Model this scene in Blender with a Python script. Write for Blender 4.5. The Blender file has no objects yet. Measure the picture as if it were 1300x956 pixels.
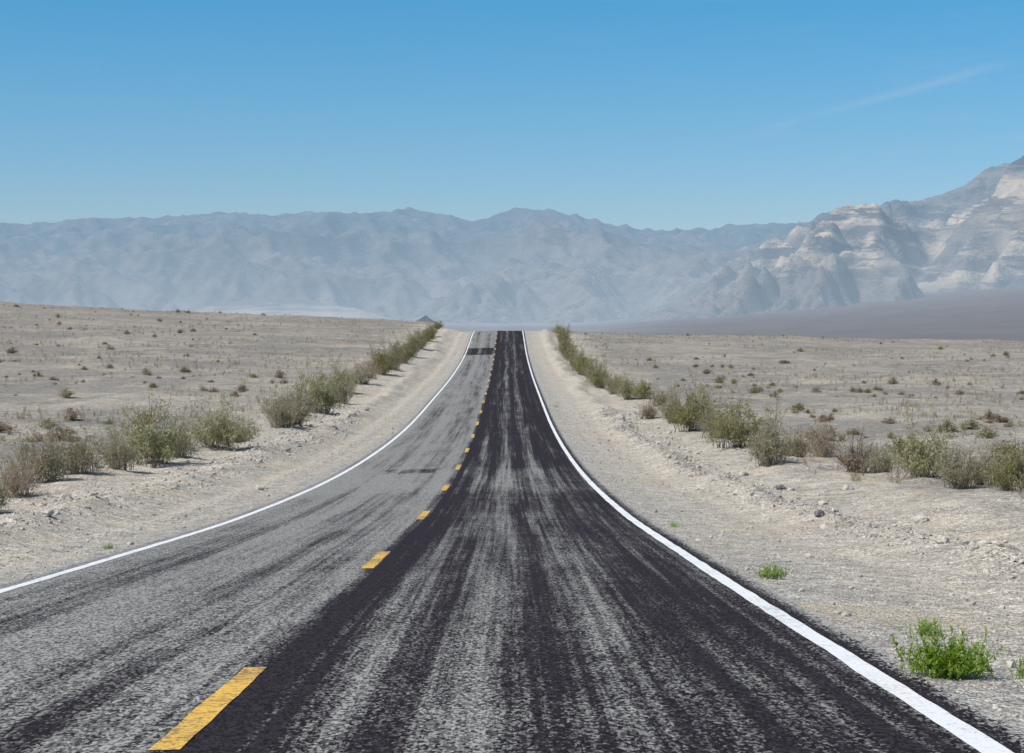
import bpy, math, random, bmesh
import numpy as np
from mathutils import Vector, noise, Matrix, Euler
random.seed(7)
C = bpy.context.scene.collection
F = 2445.0/1300.0          # focal length in image widths
CAMH = 1.35

# ------------------------------------------------------------------ helpers
def mesh_obj(name, verts, faces, mat=None, parent=None, smooth=False, kind=None):
    me = bpy.data.meshes.new(name)
    me.from_pydata(verts, [], faces)
    if smooth:
        me.polygons.foreach_set('use_smooth', [True]*len(me.polygons))
    me.update()
    o = bpy.data.objects.new(name, me)
    C.objects.link(o)
    if mat: me.materials.append(mat)
    if parent: o.parent = parent
    if kind: o['kind'] = kind
    return o
def tag(o, label, cat, group=None, kind=None):
    o['label'] = label; o['category'] = cat
    if group: o['group'] = group
    if kind: o['kind'] = kind
def hermite(xs, ys, x):
    if x <= xs[0]:
        return ys[0] + (ys[1]-ys[0])/(xs[1]-xs[0])*(x-xs[0])
    n = len(xs)
    if x >= xs[-1]: return ys[-1]
    i = 0
    while x > xs[i+1]: i += 1
    def m(k):
        if k == 0: return (ys[1]-ys[0])/(xs[1]-xs[0])
        if k == n-1: return (ys[-1]-ys[-2])/(xs[-1]-xs[-2])
        a = (ys[k]-ys[k-1])/(xs[k]-xs[k-1]); b = (ys[k+1]-ys[k])/(xs[k+1]-xs[k])
        return (a+b)/2
    h = xs[i+1]-xs[i]; t = (x-xs[i])/h
    return ((2*t**3-3*t*t+1)*ys[i] + (t**3-2*t*t+t)*h*m(i) + (-2*t**3+3*t*t)*ys[i+1] + (t**3-t*t)*h*m(i+1))
def lin(xs, ys, x):
    if x <= xs[0]: return ys[0]
    if x >= xs[-1]: return ys[-1]
    i = 0
    while x > xs[i+1]: i += 1
    return ys[i] + (ys[i+1]-ys[i])*(x-xs[i])/(xs[i+1]-xs[i])
def sst(a, b, x):
    t = min(1, max(0, (x-a)/(b-a))); return t*t*(3-2*t)

# ------------------------------------------------------------------ terrain function
RD = [0, 10.8, 22.9, 35.5, 56.8, 88, 128, 172, 218, 246, 270, 285, 305, 350, 450, 650]
RV = [1.35, 2.01, 2.75, 3.46, 4.30, 4.86, 4.75, 4.35, 3.35, 2.15, 1.1, 0.92, 1.25, 3.2, 10, 24]
SD = [0, 20, 50, 90, 150, 220, 275, 350, 450, 650]
LN = [1.7, 2.75, 3.9, 4.4, 3.9, 2.2, 0.45, -0.3, 5, 24]
LF = [1.2, 2.0, 3.0, 3.2, 2.4, 0.6, -1.6, -4.0, -2, 24]
RN = [1.7, 2.75, 4.1, 4.9, 4.7, 3.7, 1.7, 2.0, 7, 26]
RF = [1.8, 2.6, 3.9, 4.7, 4.8, 4.4, 3.9, 3.4, 9, 28]
cache = {}
def prof(d):
    k = round(d, 3)
    if k not in cache:
        cache[k] = (hermite(RD, RV, d), hermite(SD, LN, d), hermite(SD, LF, d), hermite(SD, RN, d), hermite(SD, RF, d))
    return cache[k]
CROWN = -1.3
def cross(x):
    return 0.02*(x-CROWN) if x < CROWN else 0.0
def fr(x, y, s, o=4, seed=0):
    return noise.fractal(Vector((x*s+seed, y*s-seed*0.7, seed*1.3)), 1.0, 2.0, o)
def ground_z(x, d):
    r, ln, lf, rn, rf = prof(d)
    if x < -6.3:
        side = ln + (lf-ln)*min(1.6, max(0, (-x-14)/86.0))
        w = sst(6.3, 14, -x); D = r*(1-w)+side*w
    elif x > 4.6:
        side = rn + (rf-rn)*min(1.6, max(0, (x-14)/86.0))
        w = sst(4.6, 14, x); D = r*(1-w)+side*w
    else:
        D = r
    z = CAMH - D + cross(max(x, -5.1))
    off = max(-5.12-x, x-2.42)      # distance outside the asphalt
    if off < 0:
        z -= 0.05*min(1, -off/0.25)
    else:
        z -= 0.012 + 0.03*sst(0, 1.2, off)
        if x > 0:
            c = 5.4 + 0.7*fr(0, d, 0.12, 3, 2)
            rough = sst(c-.8, c+.3, x)
            z += 0.17*math.exp(-((x-c)/0.4)**2)*(0.75+fr(x, d, 0.6, 3, 1)) - 0.20*sst(c+.2, c+1.1, x)*(1-sst(c+2, c+4, x))
            z -= .05*math.exp(-((x-4.3)/.3)**2)
        else:
            c = -8.2 + 0.6*fr(0, d, 0.08, 3, 12)
            rough = sst(-c-1.0, -c+.6, -x)
            z += 0.19*math.exp(-((x-c)/0.6)**2)*(0.75+fr(x, d, 0.6, 3, 1)) + .07*sst(-c-.3, -c+.2, -x)
            z -= 0.07*math.exp(-((x+6.9+.2*fr(0, d, .05, 2, 3))/0.28)**2) + 0.05*math.exp(-((x+5.9)/0.2)**2)
        z += fr(x, d, 1.3, 4, 3)*(0.008+0.07*rough*(1-.4*sst(14, 30, off)))
        z += fr(x, d, 0.25, 4, 9)*(.02+0.16*rough)
        if off > 6: z += fr(x, d, 0.05, 4, 5)*0.5*sst(6, 30, off)
    return z

rows = []
d = -18.0
while d < 720:
    rows.append(d); d += max(0.2, 0.0105*abs(d))
cols = []
N = 290
for i in range(N+1):
    t = (i/N*2-1)*5.45
    cols.append(-1.3 + 2.6*math.sinh(t)/1.0)
cols = sorted(cols + [-5.12, 2.42, -5.37, 2.67])
# ------------------------------------------------------------------ node helpers
class NT:
    def __init__(s, mat):
        mat.use_nodes = True
        s.t = mat.node_tree; s.t.nodes.clear()
    def n(s, typ, **kw):
        nd = s.t.nodes.new(typ)
        for k, v in kw.items(): setattr(nd, k, v)
        return nd
    def link(s, a, b): s.t.links.new(a, b)
    def put(s, sock, v):
        if isinstance(v, bpy.types.NodeSocket): s.link(v, sock)
        else: sock.default_value = v
    def m(s, op, a, b=0.0, c=None, clamp=False):
        nd = s.n('ShaderNodeMath', operation=op, use_clamp=clamp)
        s.put(nd.inputs[0], a); s.put(nd.inputs[1], b)
        if c is not None: s.put(nd.inputs[2], c)
        return nd.outputs[0]
    def mr(s, v, a, b, c, d, smooth=False):
        nd = s.n('ShaderNodeMapRange')
        if smooth: nd.interpolation_type = 'SMOOTHSTEP'
        s.put(nd.inputs[0], v)
        for i, q in enumerate((a, b, c, d)): s.put(nd.inputs[i+1], q)
        return nd.outputs[0]
    def mix(s, f, a, b, blend='MIX'):
        nd = s.n('ShaderNodeMix', data_type='RGBA', blend_type=blend)
        s.put(nd.inputs[0], f)
        s.put(nd.inputs[6], (*a, 1) if isinstance(a, tuple) and len(a) == 3 else a)
        s.put(nd.inputs[7], (*b, 1) if isinstance(b, tuple) and len(b) == 3 else b)
        return nd.outputs[2]
    def noise(s, vec, scale, detail=3, rough=0.5, dist=0.0):
        nd = s.n('ShaderNodeTexNoise')
        s.link(vec, nd.inputs['Vector']); nd.inputs['Scale'].default_value = scale
        nd.inputs['Detail'].default_value = detail; nd.inputs['Roughness'].default_value = rough
        nd.inputs['Distortion'].default_value = dist
        return nd.outputs['Fac']
    def mapping(s, vec, sc, loc=(0, 0, 0), rot=(0, 0, 0)):
        nd = s.n('ShaderNodeMapping'); s.link(vec, nd.inputs[0])
        nd.inputs['Scale'].default_value = sc; nd.inputs['Location'].default_value = loc; nd.inputs['Rotation'].default_value = rot
        return nd.outputs[0]
    def vor(s, vec, scale, out='Color', feature='F1'):
        nd = s.n('ShaderNodeTexVoronoi', feature=feature)
        s.link(vec, nd.inputs['Vector']); nd.inputs['Scale'].default_value = scale
        return nd.outputs[out]
    def val(s, c):
        s_ = s.n('ShaderNodeSeparateColor'); s.link(c, s_.inputs[0]); return s_.outputs[0]
    def grey(s, k):
        hs = s.n('ShaderNodeCombineXYZ')
        for i in range(3): s.link(k, hs.inputs[i])
        return hs.outputs[0]
    def ramp(s, v, stops):
        nd = s.n('ShaderNodeValToRGB'); s.link(v, nd.inputs[0])
        e = nd.color_ramp.elements
        while len(e) < len(stops): e.new(0.5)
        for i, (p, c) in enumerate(stops):
            e[i].position = p
            e[i].color = (c, c, c, 1) if not isinstance(c, tuple) else (*c, 1)
        return nd.outputs[0]
    def finish(s, col, rough=0.9, spec=0.15, bump=None, bs=0.3, bd=0.01, haze=None, hazecol=(.3, .45, .6), transl=0):
        p = s.n('ShaderNodeBsdfPrincipled')
        s.put(p.inputs['Base Color'], col if not (isinstance(col, tuple) and len(col) == 3) else (*col, 1))
        s.put(p.inputs['Roughness'], rough)
        p.inputs['Specular IOR Level'].default_value = spec
        if bump is not None:
            b = s.n('ShaderNodeBump'); b.inputs['Strength'].default_value = bs; b.inputs['Distance'].default_value = bd
            s.link(bump, b.inputs['Height']); s.link(b.outputs[0], p.inputs['Normal'])
        out = s.n('ShaderNodeOutputMaterial'); sh = p.outputs[0]
        if transl:
            tr = s.n('ShaderNodeBsdfTranslucent'); s.put(tr.inputs[0], col)
            mx = s.n('ShaderNodeMixShader'); mx.inputs[0].default_value = transl
            s.link(sh, mx.inputs[1]); s.link(tr.outputs[0], mx.inputs[2]); sh = mx.outputs[0]
        if haze is not None:  # air haze painted into the material as an emission mix
            e = s.n('ShaderNodeEmission'); s.put(e.inputs[0], hazecol if not isinstance(hazecol, tuple) else (*hazecol, 1))
            mx = s.n('ShaderNodeMixShader'); s.put(mx.inputs[0], haze)
            s.link(sh, mx.inputs[1]); s.link(e.outputs[0], mx.inputs[2]); sh = mx.outputs[0]
        s.link(sh, out.inputs[0])
    def pos(s):
        g = s.n('ShaderNodeNewGeometry'); sp = s.n('ShaderNodeSeparateXYZ'); s.link(g.outputs['Position'], sp.inputs[0])
        return g.outputs['Position'], sp.outputs[0], sp.outputs[1], sp.outputs[2]
def newmat(name):
    m = bpy.data.materials.new(name); return m, NT(m)

# ---- gravel ground
M_ground, t = newmat('desert_gravel')
P, X, Y, Z = t.pos()
big = t.noise(P, 0.06, 4, .6); mid = t.noise(P, 0.5, 4, .6); fine = t.noise(P, 6, 4, .7)
col = t.mix(t.mr(mid, .35, .68, 0, 1), (.58, .515, .42), (.50, .455, .39))
off = t.m('MAXIMUM', t.m('SUBTRACT', -5.0, X), t.m('SUBTRACT', X, 2.3))
far = t.mr(t.m('ADD', off, t.mr(mid, .3, .7, -2, 2)), 4.5, 10.5, 0, 1, True)
fieldc = t.mix(t.mr(t.m('ADD', t.m('MULTIPLY', big, .6), t.m('MULTIPLY', mid, .4)), .43, .56, 0, 1), (.45, .405, .34), (.285, .265, .235))
wash = t.noise(t.mapping(P, (.035, .11, 0)), 1, 5, .65)
fieldc = t.mix(t.mr(wash, .48, .60, 0, .6), fieldc, (.215, .205, .185))
fieldc = t.mix(t.mr(Y, 90, 300, 0, .5), fieldc, (.25, .23, .20))
col = t.mix(t.m('MULTIPLY', far, .92), col, fieldc)
near = t.mr(t.m('ADD', off, t.mr(fine, .3, .7, -.6, .6)), .1, 2.0, .65, 0, True)
col = t.mix(near, col, (.39, .375, .345))
v1 = t.vor(P, 46); v2 = t.vor(P, 17); v3 = t.vor(P, 2.6)
k = t.m('MULTIPLY', t.mr(t.val(v1), 0, 1, .5, 1.4), t.mr(t.val(v2), 0, 1, .74, 1.26))
k = t.m('MULTIPLY', k, t.mr(t.val(v3), 0, 1, .88, 1.12))
k = t.m('MULTIPLY', k, t.mr(fine, .25, .75, .66, 1.30))
sp = t.vor(P, 1.1, 'Distance')
k = t.m('MULTIPLY', k, t.mr(sp, .05, .16, .70, 1))
col = t.mix(1.0, col, t.grey(k), 'MULTIPLY')
yel = t.mr(t.noise(P, .35, 3, .5), .56, .70, 0, .45)
col = t.mix(yel, col, (.54, .44, .285))
h = t.m('ADD', t.m('MULTIPLY', t.vor(P, 46, 'Distance'), -.5), t.m('MULTIPLY', fine, 1.8))
t.finish(col, .95, .05, h, .85, .04)

# ---- asphalt
M_road, t = newmat('worn_asphalt')
P, X, Y, Z = t.pos()
A = t.noise(t.mapping(P, (2.6, .024, 0)), 1, 5, .58, .15)
B = t.noise(t.mapping(P, (11, .07, 0), (3, 9, 0)), 1, 4, .65)
S = t.noise(t.mapping(P, (48, 22, 0)), 1, 3, .75)
V = t.val(t.vor(t.mapping(P, (62, 26, 0)), 1))
T = t.noise(t.mapping(P, (.9, .9, 0), (7, 1, 0)), 1, 6, .7)
T2 = t.noise(t.mapping(P, (1.8, .15, 0), (2, 4, 0)), 1, 6, .7)
def px(x): return (x+5.4)/8.2
stops = [(-5.2, .72), (-4.6, .86), (-3.95, .50), (-3.3, .84), (-2.3, .50), (-1.65, .74), (-1.40, -.0), (-1.12, .02), (-.85, .32),
         (-.50, .08), (-.12, .64), (.25, .12), (.75, .50), (1.15, .08), (1.7, .16), (2.1, .04), (2.45, .08)]
G = t.ramp(t.mr(X, -5.4, 2.8, 0, 1), [(px(a), max(0, b)) for a, b in stops])
left = t.mr(t.m('ADD', X, t.mr(A, .3, .7, -.10, .10)), -1.45, -1.3, 1, 0)
gl = t.mr(Y, 10, 50, -.08, .06); gr = t.mr(Y, 26, 90, -.02, -.20)
G = t.m('ADD', G, t.m('ADD', t.m('MULTIPLY', left, gl), t.m('MULTIPLY', t.m('SUBTRACT', 1, left), gr)))
bandg = t.m('MULTIPLY', t.mr(Y, 42, 47, 0, .25, True), t.mr(Y, 55, 61, 1, 0, True))
G = t.m('ADD', G, bandg)
def patch(y0, y1, x0, x1):
    e = t.mr(T, .3, .7, -.7, .7)
    yy = t.m('ADD', Y, e); xx = t.m('ADD', X, t.m('MULTIPLY', e, .3))
    return t.m('MULTIPLY', t.m('MULTIPLY', t.m('GREATER_THAN', yy, y0), t.m('LESS_THAN', yy, y1)),
               t.m('MULTIPLY', t.m('GREATER_THAN', xx, x0), t.m('LESS_THAN', xx, x1)))
G = t.m('SUBTRACT', G, t.m('MULTIPLY', patch(55.5, 58, -3.6, -2.1), .5))
G = t.m('SUBTRACT', G, t.m('MULTIPLY', patch(217, 232, -5, -1.6), .6))
# thin tar seam running just right of the dashes
seam = t.m('ADD', t.m('ABSOLUTE', t.m('ADD', X, 1.33)), t.m('MULTIPLY', t.m('SUBTRACT', T2, .5), .14))
G = t.m('SUBTRACT', G, t.mr(seam, .04, .09, .5, 0))
amp = t.mr(left, 0, 1, 1, .85)
q = t.m('ADD', G, t.m('MULTIPLY', t.m('MULTIPLY', t.m('SUBTRACT', A, .5), 1.8), amp))
q = t.m('ADD', q, t.m('MULTIPLY', t.m('MULTIPLY', t.m('SUBTRACT', B, .5), 1.6), amp))
q = t.m('ADD', q, t.m('MULTIPLY', t.m('SUBTRACT', S, .5), 1.0))
q = t.m('ADD', q, t.m('MULTIPLY', t.m('SUBTRACT', V, .5), .5))
q = t.m('ADD', q, t.m('MULTIPLY', t.m('SUBTRACT', T, .5), .55))
q = t.m('ADD', q, t.m('MULTIPLY', t.m('SUBTRACT', T2, .5), 1.1))
mask = t.mr(q, .22, .84, 0, 1)
grn = t.m('ADD', t.m('MULTIPLY', V, .6), t.m('MULTIPLY', S, .4))
grey = t.mix(t.mr(grn, .2, .8, 0, 1), (.10, .10, .094), (.43, .42, .385))
dark = t.mix(t.mr(grn, .2, .8, 0, 1), (.010, .007, .008), (.045, .035, .039))
col = t.mix(mask, dark, grey)
eo = t.m('MAXIMUM', t.m('SUBTRACT', -4.93, X), t.m('SUBTRACT', X, 2.24))
en = t.m('ADD', t.m('MULTIPLY', t.m('SUBTRACT', V, .5), .14), t.m('ADD', t.m('MULTIPLY', t.m('SUBTRACT', S, .5), .35), t.m('MULTIPLY', t.m('SUBTRACT', T, .5), .22)))
ek = t.mr(t.m('ADD', eo, en), .06, .13, 0, 1)
gvl = t.mix(1.0, (.40, .385, .35), t.grey(t.mr(t.val(t.vor(P, 40)), 0, 1, .5, 1.35)), 'MULTIPLY')
col = t.mix(ek, col, gvl)
t.finish(col, .85, .10, t.m('ADD', S, t.m('MULTIPLY', V, .3)), .7, .015)

# ---- paint
def paint(name, c, under, lo=.54):
    m, t = newmat(name)
    P, X, Y, Z = t.pos()
    w = t.noise(P, 25, 5, .75); w2 = t.noise(P, 1.2, 3, .6)
    k = t.mr(t.m('ADD', w, t.m('MULTIPLY', w2, .4)), lo, lo+.10, 0, 1)
    k = t.mr(k, 0, 1, .12, 1)
    col = t.mix(k, under, c)
    col = t.mix(t.mr(t.noise(P, 60, 2, .5), .5, .75, 0, .35), col, under)
    t.finish(col, .6, .2, w, .4, .008)
    return m
M_white = paint('white_road_paint', (.84, .84, .82), (.42, .42, .41), .56)
M_yellow = paint('yellow_road_paint', (.84, .50, .08), (.20, .14, .07), .63)

# ------------------------------------------------------------------ ground sheet
verts = []; faces = []
for d in rows:
    for x in cols:
        verts.append((x, d, ground_z(x, d)))
nc = len(cols)
for j in range(len(rows)-1):
    for i in range(nc-1):
        a = j*nc+i; faces.append((a, a+1, a+1+nc, a+nc))
mesh_obj('ground', verts, faces, M_ground, smooth=True, kind='structure')

# ------------------------------------------------------------------ road
rrows = [r for r in rows if r < 640]
rz = [CAMH-prof(r)[0] for r in rrows]
def zr(x, d): return lin(rrows, rz, d) + cross(x)
verts = []; faces = []
xs = [0, -4.9, -4.0, -3, -2, CROWN, -.5, .5, 1.5, 2.2, 0]
for d in rrows:
    el = -5.10 + .03*fr(0, d, 2.8, 5, 21); er = 2.42 + .03*fr(0, d, 2.9, 5, 33)
    for i, x in enumerate(xs):
        if i == 0: x = el
        if i == len(xs)-1: x = er
        verts.append((x, d, CAMH-prof(d)[0]+cross(x)))
nr = len(xs)
for j in range(len(rrows)-1):
    for i in range(nr-1):
        a = j*nr+i; faces.append((a, a+1, a+1+nr, a+nr))
road = mesh_obj('road', verts, faces, M_road, smooth=True, kind='structure')
tag(road, 'worn two lane desert road dipping and rising over a crest', 'road', kind='structure')
def strip(name, x0, x1, d0, d1, mat, wob=.008, label=None):
    ds = [d0]+[r for r in rrows if d0+.01 < r < d1-.01]+[d1]
    v = []; f = []
    for d in ds:
        a = x0+wob*fr(0, d, 1.5, 3, x0); b = x1+wob*fr(0, d, 1.5, 3, x1+4)
        v += [(a, d, zr(a, d)+.004), (b, d, zr(b, d)+.004)]
    for j in range(len(ds)-1): f.append((2*j, 2*j+1, 2*j+3, 2*j+2))
    o = mesh_obj(name, v, f, mat, road)
    if label: o['label'] = label
    return o
strip('edge_line', 2.05, 2.19, -17, 600, M_white, .012, 'solid white edge line on the right of the road')
strip('edge_line', -4.90, -4.77, -17, 600, M_white, .012, 'solid white edge line on the left of the road')
y0 = -3.8
while y0 < 300:
    strip('centre_dash', -1.58, -1.44, y0, y0+3.1, M_yellow, .012)
    y0 += 12.2

# ------------------------------------------------------------------ valley floor, fans, dunes
YAW = 0.0022   # camera is turned this much to the right of the road
def polar(px_, r):
    a = math.atan((px_-650)/2445.0) + YAW
    return math.sin(a)*r, math.cos(a)*r
M_valley, t = newmat('valley_floor')
P, X, Y, Z = t.pos()
n1 = t.noise(t.mapping(P, (.0012, .0012, 0)), 1, 6, .6); n2 = t.noise(t.mapping(P, (.02, .004, 0)), 1, 6, .65)
col = t.mix(t.mr(n1, .35, .65, 0, 1), (.18, .160, .150), (.27, .24, .215))
ang = t.m('DIVIDE', X, Y)
rk = t.mr(ang, .02, .10, 0, 1, True)
col = t.mix(t.m('MULTIPLY', rk, .8), col, (.125, .108, .098))
col = t.mix(t.mr(n2, .35, .7, 0, .6), col, (.08, .072, .07))
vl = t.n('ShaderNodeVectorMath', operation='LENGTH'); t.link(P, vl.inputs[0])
hz = t.mr(vl.outputs['Value'], 500, 7500, .14, t.mr(rk, 0, 1, .90, .68))  # painted haze, stronger with distance from the origin
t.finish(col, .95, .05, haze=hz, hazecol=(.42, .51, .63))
FX = [-600, 400, 740, 1000, 1300, 1700, 2200]
FY = [411, 412, 412, 391, 364, 345, 335]
verts = []; faces = []
rs = [430*1.035**i for i in range(112)]
pxs = list(range(-1500, 2801, 30))
for r in rs:
    for p in pxs:
        z6 = (412-lin(FX, FY, p))/2445*6000
        u = max(0, (min(r, 7500)-600)/5400)
        z = -24 + (z6+24)*u**1.25 + fr(p*.05, r*.002, 1, 3, 4)*min(6, r*.0012)
        x, y = polar(p, r); verts.append((x, y, z))
n_ = len(pxs)
for j in range(len(rs)-1):
    for i in range(n_-1):
        a = j*n_+i; faces.append((a, a+1, a+1+n_, a+n_))
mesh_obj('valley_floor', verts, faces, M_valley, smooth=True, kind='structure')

M_dune, t = newmat('pale_dune_sand')
P, X, Y, Z = t.pos()
nn = t.noise(t.mapping(P, (.005, .003, .06)), 1, 6, .7)
# sand thins out to stony ground towards the top and the foot
k = t.m('ADD', nn, t.m('MINIMUM', t.mr(Z, -8, 22, -.34, .08), t.mr(Z, 26, 66, .08, -.22)))
col = t.mix(t.mr(k, .30, .64, 0, 1, True), (.16, .155, .15), (.56, .49, .41))
t.finish(col, .95, .05, haze=.68, hazecol=(.40, .505, .625))  # even haze glow mixed over the sand colour
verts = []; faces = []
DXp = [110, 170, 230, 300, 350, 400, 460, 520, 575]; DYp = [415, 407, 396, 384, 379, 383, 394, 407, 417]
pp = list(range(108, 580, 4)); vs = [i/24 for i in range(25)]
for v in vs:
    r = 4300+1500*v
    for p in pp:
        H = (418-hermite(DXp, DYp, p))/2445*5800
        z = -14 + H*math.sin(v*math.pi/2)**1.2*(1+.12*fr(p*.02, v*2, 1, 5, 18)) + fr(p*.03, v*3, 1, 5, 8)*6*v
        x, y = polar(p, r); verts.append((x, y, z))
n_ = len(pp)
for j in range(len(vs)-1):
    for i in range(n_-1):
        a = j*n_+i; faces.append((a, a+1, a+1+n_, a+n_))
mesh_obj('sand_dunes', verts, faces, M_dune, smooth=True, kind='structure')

# ------------------------------------------------------------------ mountains: ramp carved by running water
def mountain_mat(name, c1, c2, cream=False, dark_tone=(.10, .085, .08), add=0.0):
    m, t = newmat(name)
    P, X, Y, Z = t.pos()
    a = t.noise(t.mapping(P, (.0016, .0016, .003)), 1, 6, .62); b = t.noise(t.mapping(P, (.010, .008, .02)), 1, 6, .7)
    col = t.mix(t.mr(a, .38, .62, 0, 1), c1, c2)
    col = t.mix(t.mr(b, .42, .64, 0, .7), col, dark_tone)  # darker rock tone blotched in by noise
    if cream:
        w = t.noise(t.mapping(P, (.0034, .0018, .020), (5, 2, 1), (0, math.radians(22), 0)), 1, 7, .68, .4)
        w2 = t.noise(t.mapping(P, (.0012, .0010, .004), (1, 2, 8)), 1, 3, .5)
        band = t.m('MULTIPLY', t.mr(Z, 70, 180, 0, 1, True), t.mr(Z, 430, 560, 1, .25, True))
        edge = t.m('MULTIPLY', t.mr(X, 620, 950, 0, 1), t.mr(w2, .38, .52, .15, 1))
        k = t.m('MULTIPLY', t.m('MULTIPLY', t.mr(w, .49, .54, 0, .95), band), edge)
        k = t.m('MULTIPLY', k, t.mr(b, .40, .58, .3, 1))
        col = t.mix(k, col, (.74, .58, .42))
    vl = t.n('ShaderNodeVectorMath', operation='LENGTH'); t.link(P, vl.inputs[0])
    hz = t.m('ADD', t.mr(vl.outputs['Value'], 4800, 11000, .38+add, .75+add), t.mr(Z, 0, 420, .15, -.04), clamp=True)  # painted haze: thicker with distance and towards the foot
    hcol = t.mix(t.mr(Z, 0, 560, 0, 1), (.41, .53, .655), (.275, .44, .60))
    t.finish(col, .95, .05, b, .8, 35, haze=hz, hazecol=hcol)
    return m
def erode(h, dx, dy, iters, K, m, talus):
    nv, nx = h.shape
    dg = math.hypot(dx, dy)
    offs = [(-1, 0, dy), (-1, -1, dg), (-1, 1, dg), (0, -1, dx), (0, 1, dx), (1, 0, dy), (1, -1, dg), (1, 1, dg)]
    idx = np.arange(nv*nx).reshape(nv, nx)
    cell = min(dx, dy)
    for it in range(iters):
        for _ in range(6):   # fill pits
            p = np.pad(h, 1, mode='edge'); mn = np.full_like(h, 1e9)
            for a, b, dd in offs:
                mn = np.minimum(mn, p[1+a:1+a+nv, 1+b:1+b+nx])
            h[1:] = np.where(h < mn, mn+.3, h)[1:]
        p = np.pad(h, 1, constant_values=1e9); pi = np.pad(idx, 1, constant_values=-1)
        best = np.zeros_like(h); rec = idx.copy(); dist = np.ones_like(h)
        for a, b, dd in offs:
            s = (h-p[1+a:1+a+nv, 1+b:1+b+nx])/dd
            w = s > best
            best[w] = s[w]; rec[w] = pi[1+a:1+a+nv, 1+b:1+b+nx][w]; dist[w] = dd
        rec[0] = idx[0]
        order = np.argsort(h.ravel(), kind='stable').tolist()
        rl = rec.ravel().tolist(); dl = dist.ravel().tolist(); hl = h.ravel().tolist()
        A = [1.0]*(nv*nx)
        for i in reversed(order):
            r = rl[i]
            if r != i: A[r] += A[i]
        for i in order:
            r = rl[i]
            if r == i: continue
            f = K*(A[i]**m-.8)*cell/dl[i]; hr = hl[r]
            v = (hl[i]+f*hr)/(1+f)
            lim = hr+talus*dl[i]
            hl[i] = v if v < lim else lim
        h = np.array(hl).reshape(nv, nx)
    p = np.pad(h, 1, mode='edge')
    return h+.03*(p[2:, 1:-1]+p[:-2, 1:-1]+p[1:-1, 2:]+p[1:-1, :-2]-4*h)
def mountain(name, mat, KX, KY, r0, r1, back, cell, pa, pb, seed, power=.85, base=-20, iters=20, K=.15, talus=1.1, nz=.34, nr_=.5, win=26):
    pstep = cell/((r0+r1)/2)*2445; nv = int((r1-r0)/(cell*1.15)); npx = int((pb-pa)/pstep)
    pp = [pa+i*pstep for i in range(npx+1)]
    H = np.array([(412-hermite(KX, KY, p))/2445*r1-base for p in pp]); H = np.maximum(H, 8)
    h = np.zeros((nv+1, npx+1))
    for i in range(nv+1):
        v = i/nv; rr = r0+(r1-r0)*v
        for j, p in enumerate(pp):
            x, y = polar(p, rr)
            f1 = fr(x, y, 1/1300., 4, seed); f2 = noise.ridged_multi_fractal(Vector((x/520., y/520., seed)), .9, 2.1, 4, 1.0, 2.0)-1.0
            h[i, j] = H[j]*(v**power*(1+nz*1.6*f1*(1-v*.7)) + nz*nr_*f2*min(1, v*1.3)*(1-.5*v))
    h = np.maximum(h, 0)+np.random.RandomState(seed).rand(nv+1, npx+1)*5
    h = erode(h, cell, cell*1.15, iters, K, .5, talus)
    rr = (r0+(r1-r0)*np.arange(nv+1)/nv)[:, None]
    angm = ((h+base)/rr).max(axis=0); want = (H+base)/r1
    ratio = (want*r1-base)/(angm*r1-base)
    kw = max(3, int(win/pstep)); ker = np.hanning(2*kw+3)[1:-1]; ker /= ker.sum()
    ratio = np.convolve(np.pad(ratio, kw, mode='edge'), ker, mode='valid')
    h = h*np.clip(ratio, .5, 3)[None, :]
    verts = []; faces = []
    for i in range(nv+1):
        r_ = r0+(r1-r0)*i/nv
        for j, p in enumerate(pp):
            x, y = polar(p, r_); verts.append((x, y, base+float(h[i, j])))
    for q in range(1, 6):
        for j, p in enumerate(pp):
            x, y = polar(p, r1+back*q/5); verts.append((x, y, base+float(h[nv, j])*(1-q*.18)))
    n_ = npx+1
    for j in range(nv+5):
        for i in range(n_-1):
            a = j*n_+i; faces.append((a, a+1, a+1+n_, a+n_))
    return mesh_obj(name, verts, faces, mat, smooth=True, kind='structure')
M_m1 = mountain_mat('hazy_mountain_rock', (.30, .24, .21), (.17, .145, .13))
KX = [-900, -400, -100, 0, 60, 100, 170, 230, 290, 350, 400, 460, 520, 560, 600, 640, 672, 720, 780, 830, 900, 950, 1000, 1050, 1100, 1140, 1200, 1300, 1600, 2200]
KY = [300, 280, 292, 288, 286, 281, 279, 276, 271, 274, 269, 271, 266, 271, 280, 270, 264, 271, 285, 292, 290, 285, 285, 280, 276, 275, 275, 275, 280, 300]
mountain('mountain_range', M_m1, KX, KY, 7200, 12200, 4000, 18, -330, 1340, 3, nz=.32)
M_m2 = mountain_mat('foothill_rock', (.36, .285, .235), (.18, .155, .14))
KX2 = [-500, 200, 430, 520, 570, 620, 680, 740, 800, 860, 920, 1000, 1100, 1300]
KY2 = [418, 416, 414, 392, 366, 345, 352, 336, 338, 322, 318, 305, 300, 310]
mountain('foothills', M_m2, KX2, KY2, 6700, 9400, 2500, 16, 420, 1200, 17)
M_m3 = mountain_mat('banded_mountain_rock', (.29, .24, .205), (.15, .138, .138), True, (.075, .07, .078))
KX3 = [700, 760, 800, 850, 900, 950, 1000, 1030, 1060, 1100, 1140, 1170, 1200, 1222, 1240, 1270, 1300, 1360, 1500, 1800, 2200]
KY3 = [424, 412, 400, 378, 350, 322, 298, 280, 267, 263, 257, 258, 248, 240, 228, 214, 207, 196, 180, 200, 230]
mountain('banded_mountain', M_m3, KX3, KY3, 4900, 8600, 3000, 13.5, 740, 1560, 29, talus=.9, nz=.30, nr_=.36, win=14)
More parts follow.
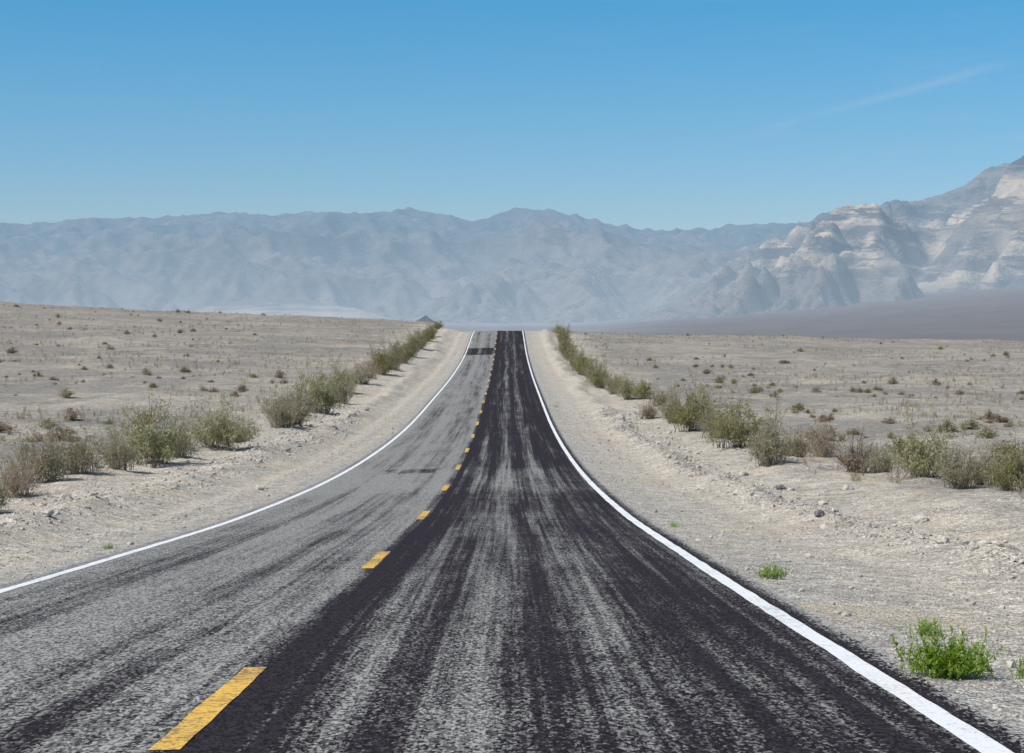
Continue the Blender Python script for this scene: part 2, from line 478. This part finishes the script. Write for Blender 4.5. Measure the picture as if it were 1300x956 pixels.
M_b, t = newmat('dark_butte_rock'); P, X, Y, Z = t.pos()
t.finish(t.mix(t.noise(P, .03, 5, .6), (.05, .06, .07), (.12, .12, .12)), .95, .05, haze=.42, hazecol=(.25, .36, .46))  # rock colour with a fixed share of painted haze
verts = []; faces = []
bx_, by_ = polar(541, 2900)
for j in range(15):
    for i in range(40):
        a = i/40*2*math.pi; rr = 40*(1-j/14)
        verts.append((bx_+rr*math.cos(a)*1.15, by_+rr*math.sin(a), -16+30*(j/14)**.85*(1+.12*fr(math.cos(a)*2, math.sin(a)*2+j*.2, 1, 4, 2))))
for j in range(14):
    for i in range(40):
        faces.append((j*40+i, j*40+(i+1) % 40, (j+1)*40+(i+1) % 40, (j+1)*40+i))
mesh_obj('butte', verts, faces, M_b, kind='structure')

# ------------------------------------------------------------------ ray to ground
PIT = math.atan(66/2445.0)
def place(px_, py_):
    v = Vector(((px_-650)/2445.0, 1, -(py_-478)/2445.0))
    c, s_ = math.cos(-PIT), math.sin(-PIT)
    v = Vector((v.x, v.y*c-v.z*s_, v.y*s_+v.z*c))
    c, s_ = math.cos(YAW), math.sin(YAW)
    v = Vector((v.x*c+v.y*s_, -v.x*s_+v.y*c, v.z))
    r = 5.0
    while r < 600:
        p = v*r
        if CAMH+p.z < ground_z(p.x, p.y): break
        r += max(.1, r*.004)
    return p.x, p.y, ground_z(p.x, p.y)

# ------------------------------------------------------------------ plants
def leaf_mat(name, a, b, c, tr=.25):
    m, t = newmat(name)
    P, X, Y, Z = t.pos()
    oi = t.n('ShaderNodeObjectInfo')
    n1 = t.noise(P, 3.5, 2, .6); n2 = t.noise(P, 35, 2, .6)
    col = t.mix(t.mr(n1, .35, .65, 0, 1), a, b)
    col = t.mix(t.mr(n2, .45, .7, 0, .8), col, c)
    hsn = t.n('ShaderNodeHueSaturation'); t.link(col, hsn.inputs['Color'])
    t.link(t.mr(oi.outputs['Random'], 0, 1, .8, 1.25), hsn.inputs['Value'])
    t.link(t.mr(oi.outputs['Random'], 0, 1, 1.1, .8), hsn.inputs['Saturation'])
    t.finish(hsn.outputs[0], .8, .08, transl=tr)
    return m
M_green = leaf_mat('creosote_leaf', (.25, .25, .09), (.36, .345, .14), (.48, .43, .23), .35)
M_olive = leaf_mat('grey_olive_leaf', (.31, .28, .15), (.42, .375, .22), (.50, .44, .30), .35)
M_dry = leaf_mat('dry_twig', (.36, .28, .20), (.46, .37, .27), (.27, .20, .145))
M_weed = leaf_mat('fresh_green_leaf', (.24, .38, .05), (.38, .53, .11), (.50, .56, .20), .4)
M_stem = leaf_mat('shrub_bark', (.22, .18, .14), (.30, .26, .21), (.15, .12, .09), .02)
def tube(v, f, pts, r0, r1):
    b = len(v); n = len(pts)
    for i, p in enumerate(pts):
        r = r0+(r1-r0)*i/(n-1)
        for k in range(3):
            a = k*2.094
            v.append((p[0]+r*math.cos(a), p[1]+r*math.sin(a), p[2]))
    for i in range(n-1):
        for k in range(3):
            f.append((b+i*3+k, b+i*3+(k+1) % 3, b+(i+1)*3+(k+1) % 3, b+(i+1)*3+k))
def leaf(v, f, p, s, R, up=0.0, wd=.36):
    u = Vector((R.gauss(0, 1), R.gauss(0, 1), R.gauss(0, 1)+up)).normalized()
    w = u.cross(Vector((R.gauss(0, 1), R.gauss(0, 1), R.gauss(0, 1)))).normalized()
    u = u*s; w = w*s*wd; b = len(v)
    v += [tuple(p-w*.3), tuple(p+u*.5-w), tuple(p+u), tuple(p+u*.5+w)]
    f.append((b, b+1, b+2, b+3))
def shrub_meshes(seed, nst=46, nleaf=5200, ls=.05, sparse=0.0):
    R = random.Random(seed); sv, sf, lv, lf = [], [], [], []
    tips = []
    roots = [(R.uniform(-.45, .45), R.uniform(-.35, .35), R.uniform(.45, .85)) for _ in range(6)]+[(R.uniform(-.15, .15), 0, 1.0)]*2
    for i in range(nst):
        rx, ry, rk = R.choice(roots)
        a = R.uniform(0, 6.28); L = R.uniform(.5, 1.15)*rk
        tilt = R.uniform(.05, 1)**.75*1.25
        pts = []
        x0, y0_ = rx*.8+R.gauss(0, .06), ry*.8+R.gauss(0, .06)
        bend = R.uniform(-.3, .3)
        for j in range(6):
            u = j/5; tt = tilt+bend*u
            rr = math.sin(tt)*L*u*.85
            pts.append(Vector((x0+math.cos(a+u*.3)*rr, y0_+math.sin(a+u*.3)*rr, max(-.02, math.cos(tt)*L*u)-.03*(j == 0))))
        tube(sv, sf, pts, .009, .002)
        tips.append((pts, tilt))
        for q in range(4):
            j = R.randint(2, 4); p = pts[j]
            dv = Vector((R.gauss(0, .13), R.gauss(0, .13), R.uniform(.0, .2)))
            e = [p, p+dv*.6, p+dv+Vector((0, 0, .03))]
            tube(sv, sf, e, .004, .0015)
            tips.append((e, 9))
    for i in range(nleaf):
        pts, kd = R.choice(tips)
        n = len(pts)-1
        u = (R.uniform(.25+sparse*.2, 1.0) if kd < 5 else R.uniform(.1, 1))*n
        j = min(n-1, int(u)); p = pts[j].lerp(pts[j+1], u-j)
        p = p+Vector((R.gauss(0, .035), R.gauss(0, .035), R.gauss(0, .03)))
        if p.z < .02: continue
        leaf(lv, lf, p, ls*R.uniform(.6, 1.3), R, .6, .24)
    ms = bpy.data.meshes.new('stems'); ms.from_pydata(sv, [], sf)
    ml = bpy.data.meshes.new('foliage'); ml.from_pydata(lv, [], lf)
    return ms, ml
kinds = {}
def build_kind(key, mat, n, **kw):
    L = []
    for i in range(n):
        ms, ml = shrub_meshes(len(kinds)*37+i*5+1, **kw)
        ms.materials.append(M_stem if key != 'dry' else M_dry); ml.materials.append(mat); L.append((ms, ml))
    kinds[key] = L
build_kind('green', M_green, 5, nst=76, nleaf=5600, ls=.042)
build_kind('olive', M_olive, 3, nst=86, nleaf=3900, ls=.04, sparse=.5)
build_kind('dry', M_dry, 3, nst=110, nleaf=1500, ls=.04, sparse=.6)
def shrub(key, idx, x, y, z, w, h, rot, name, label, cat='shrub', group=None):
    ms, ml = kinds[key][idx % len(kinds[key])]
    e = bpy.data.objects.new(name, None); C.objects.link(e)
    e.location = (x, y, z-.02); e.rotation_euler = (0, 0, rot); e.scale = (w/1.75, w/1.75, h/.92)
    for nm, me in (('stems', ms), ('foliage', ml)):
        o = bpy.data.objects.new(nm, me); C.objects.link(o); o.parent = e
    tag(e, label, cat, group)
    return e
ORD = ['nearest', 'second', 'third', 'fourth', 'fifth', 'sixth', 'seventh', 'eighth', 'ninth', 'tenth', 'eleventh', 'twelfth', 'thirteenth', 'fourteenth', 'fifteenth', 'sixteenth', 'seventeenth', 'eighteenth', 'nineteenth', 'twentieth', 'twenty-first', 'twenty-second', 'twenty-third', 'twenty-fourth', 'twenty-fifth', 'twenty-sixth', 'twenty-seventh', 'twenty-eighth', 'twenty-ninth', 'thirtieth', 'thirty-first', 'thirty-second', 'thirty-third', 'thirty-fourth', 'thirty-fifth', 'thirty-sixth']
KN = {'green': 'leafy green', 'olive': 'greyish olive', 'dry': 'dry brown twiggy'}
Lrow = [(-20, 650, 100, 60, 'olive'), (18, 632, 80, 58, 'dry'), (60, 612, 96, 66, 'olive'), (104, 602, 90, 60, 'olive'), (145, 594, 70, 54, 'olive'), (195, 588, 118, 78, 'green'), (232, 582, 66, 50, 'olive'),
        (272, 570, 92, 60, 'green'), (304, 562, 50, 36, 'olive'), (356, 543, 70, 50, 'olive'), (378, 540, 84, 60, 'olive'), (404, 524, 74, 60, 'green'), (430, 512, 60, 46, 'olive'), (438, 498, 54, 36, 'green'), (454, 487, 44, 26, 'olive'), (468, 480, 50, 28, 'dry'),
        (484, 476, 46, 36, 'green'), (498, 468, 46, 36, 'olive'), (511, 461, 42, 32, 'green'), (521, 452, 38, 28, 'olive'), (531, 443, 36, 24, 'green'), (541, 433, 30, 20, 'green'), (548, 426, 26, 16, 'olive'), (554, 418, 24, 12, 'green')]
Rrow = [(1335, 650, 90, 80, 'olive'), (1285, 624, 84, 76, 'green'), (1248, 616, 66, 52, 'olive'), (1212, 620, 88, 60, 'olive'), (1162, 606, 108, 80, 'green'), (1122, 600, 50, 40, 'olive'), (1088, 600, 88, 56, 'dry'), (975, 590, 92, 72, 'olive'), (1012, 582, 50, 40, 'olive'),
        (1044, 580, 70, 50, 'dry'), (936, 568, 84, 60, 'green'), (905, 555, 66, 52, 'olive'), (878, 547, 76, 62, 'green'), (853, 537, 54, 46, 'olive'), (825, 532, 48, 28, 'dry'),
        (836, 516, 36, 26, 'olive'), (818, 507, 42, 28, 'green'), (797, 507, 42, 32, 'green'), (780, 500, 42, 32, 'olive'), (766, 493, 44, 34, 'green'), (752, 485, 42, 32, 'olive'), (741, 476, 38, 30, 'green'), (733, 468, 36, 28, 'green'),
        (726, 459, 32, 26, 'olive'), (721, 450, 30, 26, 'green'), (717, 440, 28, 24, 'olive'), (714, 431, 24, 18, 'green'), (711, 424, 20, 14, 'green')]
for side, L in (('left', Lrow), ('right', Rrow)):
    pl = [(place(a, b), w, h, kd) for (a, b, w, h, kd) in L]
    pl.sort(key=lambda q: q[0][1])
    for i, ((x, y, z), w, h, kd) in enumerate(pl):
        s_ = y/2445.0
        lab = '%s shrub, %s from the camera in the row %s of the road' % (KN[kd], ORD[i], side)
        shrub(kd, i, x, y, z, w*s_*1.24, h*s_*1.08, random.uniform(0, 6.28), 'roadside_shrub', lab, 'shrub', 'shrubs in the row %s of the road' % side)
# small field shrubs
def tuft_geo(v, f, R, nq, off=Vector((0, 0, 0)), sc=1.0, lf=2):
    for q in range(nq):
        a = R.uniform(0, 6.28); tl = R.uniform(0, 1.35); L = R.uniform(.5, 1)
        p1 = Vector((math.cos(a)*math.sin(tl)*L*.6, math.sin(a)*math.sin(tl)*L*.6, math.cos(tl)*L*.8))*sc+off
        p0 = Vector((R.gauss(0, .08), R.gauss(0, .08), -.03))*sc+off; side = Vector((-math.sin(a), math.cos(a), 0))*.014*sc
        b = len(v); v += [tuple(p0-side*.5), tuple(p0+side*.5), tuple(p1+side*.5), tuple(p1-side*.5)]; f.append((b, b+1, b+2, b+3))
        for _ in range(lf): leaf(v, f, p0.lerp(p1, R.uniform(.4, 1)), .11*sc, R, .5, .28)
small = []
for i in range(6):
    R = random.Random(90+i); v, f = [], []
    tuft_geo(v, f, R, 110 if i < 3 else 170)
    tuft_geo(v, f, R, 60, Vector((.35, .1, 0)), .7)
    me = bpy.data.meshes.new('desert_scrub'); me.from_pydata(v, [], f)
    me.materials.append([M_dry, M_olive, M_dry, M_dry, M_olive, M_olive][i]); small.append(me)
R = random.Random(5)
def scrub(x, y, s_, label, group):
    o = bpy.data.objects.new('desert_scrub', R.choice(small)); C.objects.link(o)
    o.location = (x, y, ground_z(x, y)); o.scale = (s_, s_, s_*R.uniform(.45, .75)); o.rotation_euler = (0, 0, R.uniform(0, 6.28))
    tag(o, label, 'shrub', group)
def field(side, n, label, group):
    k = 0
    while k < n:
        y = R.uniform(60, 352) if R.random() < .7 else R.uniform(50, 200); x = side*R.uniform(12, y*.275+2)
        if side < 0 and -x < 15: continue
        if fr(x, y, .03, 3, 40) < -.1: continue
        scrub(x, y, R.choice([.35, .45, .6, .85, 1.15]), label, group); k += 1
field(-1, 150, 'small dry scrub bush on the stony plain left of the road', 'scrub on the left plain')
field(1, 148, 'small dry scrub bush on the stony plain right of the road', 'scrub on the right plain')
for mat, nm, sd_ in ((M_dry, 'dry_grass', 1), (M_olive, 'low_scrub', 2)):
    R2 = random.Random(sd_); v, f = [], []; k = 0
    while k < 3200:
        y = 50+330*R2.random()**.9; side = R2.choice((-1, 1)); x = side*R2.uniform(9, y*.3+2)
        if x < 0 and x > -12.5: continue
        if fr(x, y, .05, 3, 77) < -.02: continue
        tuft_geo(v, f, R2, 16, Vector((x, y, ground_z(x, y))), R2.uniform(.22, .6), 1); k += 1
    o = mesh_obj(nm, v, f, mat, kind='stuff')
    tag(o, ['sparse dry grass tufts dotted over the desert plain', 'sparse low grey green growth dotted over the desert plain'][sd_-1], 'ground cover', kind='stuff')

# fresh green weeds beside the asphalt
def weed(px_, py_, w, h, label, seed, n=420, ns=60):
    R = random.Random(seed); x, y, z = place(px_, py_); s_ = y/2445.0; w *= s_; h *= s_
    sv, sf, lv, lf = [], [], [], []
    e = bpy.data.objects.new('green_weed', None); C.objects.link(e); e.location = (x, y, z)
    for i in range(ns):
        a = R.uniform(0, 6.28); q = R.uniform(.05, 1)**.6; L = R.uniform(.45, 1.2); ox = R.gauss(0, .17)*w; oy = R.gauss(0, .10)*w
        pts = [Vector((ox+math.cos(a+u*.4)*q*w*.40*u*L, oy+math.sin(a+u*.4)*q*w*.40*u*L, h*(math.sqrt(max(.05, 1-q*q*.85)))*L*(u**.8))) for u in (0, .3, .6, 1)]
        tube(sv, sf, pts, .0022, .0007)
        for k in range(n//ns):
            u = R.uniform(.15, 1)*3; j = min(2, int(u)); p = pts[j].lerp(pts[j+1], u-j)
            leaf(lv, lf, p, R.uniform(.04, .10)*min(w, h*1.5), R, 1.2, .17)
    mesh_obj('stems', sv, sf, M_weed, e); mesh_obj('leaves', lv, lf, M_weed, e)
    tag(e, label, 'plant')
weed(1203, 862, 124, 54, 'large bright green leafy weed beside the asphalt at the lower right', 1, 5400, 170)
weed(1176, 808, 48, 24, 'small green sprig just behind the large bright green weed', 2, 2200, 80)
weed(1308, 864, 44, 44, 'green weed cut by the right edge of the view', 3, 1800, 70)
weed(981, 736, 46, 22, 'low green weed on the gravel right of the white line, midway along', 4, 1800, 70)
weed(855, 669, 18, 9, 'tiny green weed close to the right white edge line', 5, 400)
weed(137, 697, 20, 8, 'tiny green weed outside the left white edge line', 6, 400)
weed(706, 517, 12, 5, 'small green tuft on the right shoulder far down the road', 7, 200)

# ------------------------------------------------------------------ stones
M_stone, t = newmat('stone')
P, X, Y, Z = t.pos()
v = t.vor(P, 7)
col = t.mix(t.val(v), (.29, .27, .245), (.62, .56, .47))
col = t.mix(t.mr(t.noise(P, 40, 2, .6), .35, .7, 0, .5), col, (.40, .37, .325))
t.finish(col, .9, .1)
M_rock, t = newmat('dark_rock')
P, X, Y, Z = t.pos()
t.finish(t.mix(t.mr(t.noise(P, 12, 4, .6), .35, .65, 0, 1), (.10, .10, .105), (.24, .23, .22)), .85, .15)
M_rock2, t = newmat('pale_rock')
P, X, Y, Z = t.pos()
t.finish(t.mix(t.mr(t.noise(P, 12, 4, .6), .35, .65, 0, 1), (.38, .35, .31), (.58, .53, .46)), .85, .15)
bm = bmesh.new(); bmesh.ops.create_icosphere(bm, subdivisions=1, radius=1)
IV = [v.co.copy() for v in bm.verts]; IF = [[v.index for v in f.verts] for f in bm.faces]; bm.free()
def stone(v, f, x, y, z, r, R):
    b = len(v); sx, sy, sz = r*R.uniform(.7, 1.3), r*R.uniform(.7, 1.3), r*R.uniform(.4, .8)
    e = Euler((R.uniform(-.4, .4), R.uniform(-.4, .4), R.uniform(0, 6.28))).to_matrix()
    for q in IV:
        p = Vector((q.x*sx, q.y*sy, q.z*sz))*R.uniform(.8, 1.15); p = e @ p
        v.append((x+p.x, y+p.y, z+p.z+sz*.3))
    f.extend([[b+i for i in ff] for ff in IF])
v, f = [], []
R = random.Random(11)
i = 0
while i < 28000:
    i += 1
    y = 7*math.exp(R.uniform(0, 2.75))
    if R.random() < .6:
        x = 2.4+abs(R.gauss(0, 1))*2.4 if R.random() < .5 else 5.9+R.gauss(0, .9)
        if x > y*.275+2: continue
    else:
        x = -5.1-abs(R.gauss(0, 1))*2.6 if R.random() < .5 else -8.7+R.gauss(0, 1.1)
        if -x > y*.275+2: continue
    r = .005+.008*R.random()**2 + y*.00020
    if R.random() < .06: r *= R.uniform(1.6, 3.0)
    if (5 < x < 7.5 or -10 < x < -7.5) and R.random() < .4: r *= R.uniform(1.3, 3.0)
    stone(v, f, x, y, ground_z(x, y), r, R)
o = mesh_obj('gravel', v, f, M_stone, kind='stuff')
tag(o, 'loose stones and gravel strewn along both road shoulders', 'gravel', kind='stuff')
def rock(px_, py_, w, mat, label, seed):
    x, y, z = place(px_, py_); r = w*y/2445*.5
    bm = bmesh.new(); bmesh.ops.create_icosphere(bm, subdivisions=3, radius=1)
    for q in bm.verts:
        n_ = noise.fractal(q.co*1.1+Vector((seed*3, 0, 0)), 1, 2, 4)
        q.co *= 1+.35*n_; q.co.z = q.co.z*.62; q.co *= r
    me = bpy.data.meshes.new('rock'); bm.to_mesh(me); bm.free(); me.materials.append(mat)
    o = bpy.data.objects.new('rock', me); C.objects.link(o); o.location = (x, y, z+r*.3)
    tag(o, label, 'rock')
rock(991, 622, 12, M_rock, 'dark grey rock on the right shoulder in front of the roadside shrubs', 1)
rock(1170, 664, 20, M_rock2, 'pale rock on the right bank below the widest green shrub', 2)
rock(1076, 622, 14, M_rock2, 'pale rock below the dry brown shrub right of the road', 3)
rock(1196, 690, 17, M_rock2, 'tan rock on the lower right eroded bank', 4)
rock(944, 604, 12, M_rock2, 'small pale rock right of the road left of the dark one', 5)
rock(1040, 656, 13, M_rock, 'grey rock on gravel halfway to the right bank', 6)
rock(884, 458, 7, M_rock, 'lone dark rock far out on the right plain', 7)
rock(330, 622, 12, M_rock2, 'pale rock on the left shoulder bank', 8)
rock(60, 655, 14, M_rock2, 'pale rock at the far left under the shrubs', 9)
rock(600, 436, 4, M_rock2, 'tiny pale rock by the left edge of the road at the crest', 10)

# ------------------------------------------------------------------ sun, sky, camera
el = math.radians(50); azv = Vector((-.85, -.40, 0)).normalized()
sd = Vector((azv.x*math.cos(el), azv.y*math.cos(el), math.sin(el)))
ld = bpy.data.lights.new('sun', 'SUN'); ld.energy = 4.5; ld.angle = math.radians(.5); ld.color = (1, .955, .89)
lo = bpy.data.objects.new('sun', ld); C.objects.link(lo); lo.rotation_euler = sd.to_track_quat('Z', 'Y').to_euler(); lo.location = (0, 0, 50)
W = bpy.data.worlds.new('World'); bpy.context.scene.world = W; W.use_nodes = True
t = NT(W)
sk = t.n('ShaderNodeTexSky', sky_type='NISHITA'); sk.sun_disc = False
sk.sun_elevation = el; sk.sun_rotation = math.atan2(azv.x, azv.y)
sk.air_density = 1.0; sk.dust_density = .3; sk.ozone_density = 3.0; sk.altitude = 300
tc = t.n('ShaderNodeTexCoord'); D = tc.outputs['Generated']
sx = t.n('ShaderNodeSeparateXYZ'); t.link(D, sx.inputs[0]); zz = sx.outputs[2]; xx = sx.outputs[0]
tint = t.ramp(t.mr(zz, 0, .6, 0, 1), [(0, (.96, 1.0, 1.20)), (.085, (.80, .97, 1.18)), (.28, (.40, 1.02, 1.27)), (.55, (.55, 1.0, 1.2)), (1, (.9, 1, 1.0))])
col = t.mix(1.0, sk.outputs[0], tint, 'MULTIPLY')
cn = t.noise(t.mapping(D, (14, 14, 90), (.3, 0, 0), (0, math.radians(14), 0)), 1, 6, .65, .5)
def streak(x0, z0, sl, wdt, xa, xb, k):
    dd = t.m('SUBTRACT', zz, t.m('ADD', z0, t.m('MULTIPLY', t.m('SUBTRACT', xx, x0), sl)))
    dd = t.m('ADD', dd, t.m('MULTIPLY', t.m('SUBTRACT', cn, .5), wdt*2.2))
    g = t.mr(t.m('ABSOLUTE', dd), 0, wdt, k, 0, True)
    g = t.m('MULTIPLY', g, t.m('MULTIPLY', t.mr(xx, xa, xa+.07, 0, 1, True), t.mr(xx, xb-.04, xb, 1, 0, True)))
    return t.m('MULTIPLY', g, t.mr(cn, .35, .6, .2, 1))
ck = t.m('ADD', streak(.166, .109, .27, .0040, .10, .262, .15), streak(.246, .093, .14, .003, .21, .34, .12))
ck = t.m('ADD', ck, t.m('MULTIPLY', t.mr(cn, .52, .8, 0, .10), t.mr(xx, 0, .2, .2, 1)))
col = t.mix(ck, col, (5.6, 6.7, 7.6))
bg = t.n('ShaderNodeBackground'); bg.inputs[1].default_value = .09
t.link(col, bg.inputs[0])
ow = t.n('ShaderNodeOutputWorld'); t.link(bg.outputs[0], ow.inputs[0])
cd = bpy.data.cameras.new('camera'); cam = bpy.data.objects.new('camera', cd); C.objects.link(cam)
cd.sensor_width = 36; cd.lens = 36*F; cd.clip_start = .1; cd.clip_end = 60000
cam.location = (0, 0, CAMH); cam.rotation_euler = (math.pi/2-PIT, 0, -YAW)
sc = bpy.context.scene; sc.camera = cam
sc.view_settings.view_transform = 'Standard'; sc.view_settings.look = 'None'; sc.view_settings.exposure = 0
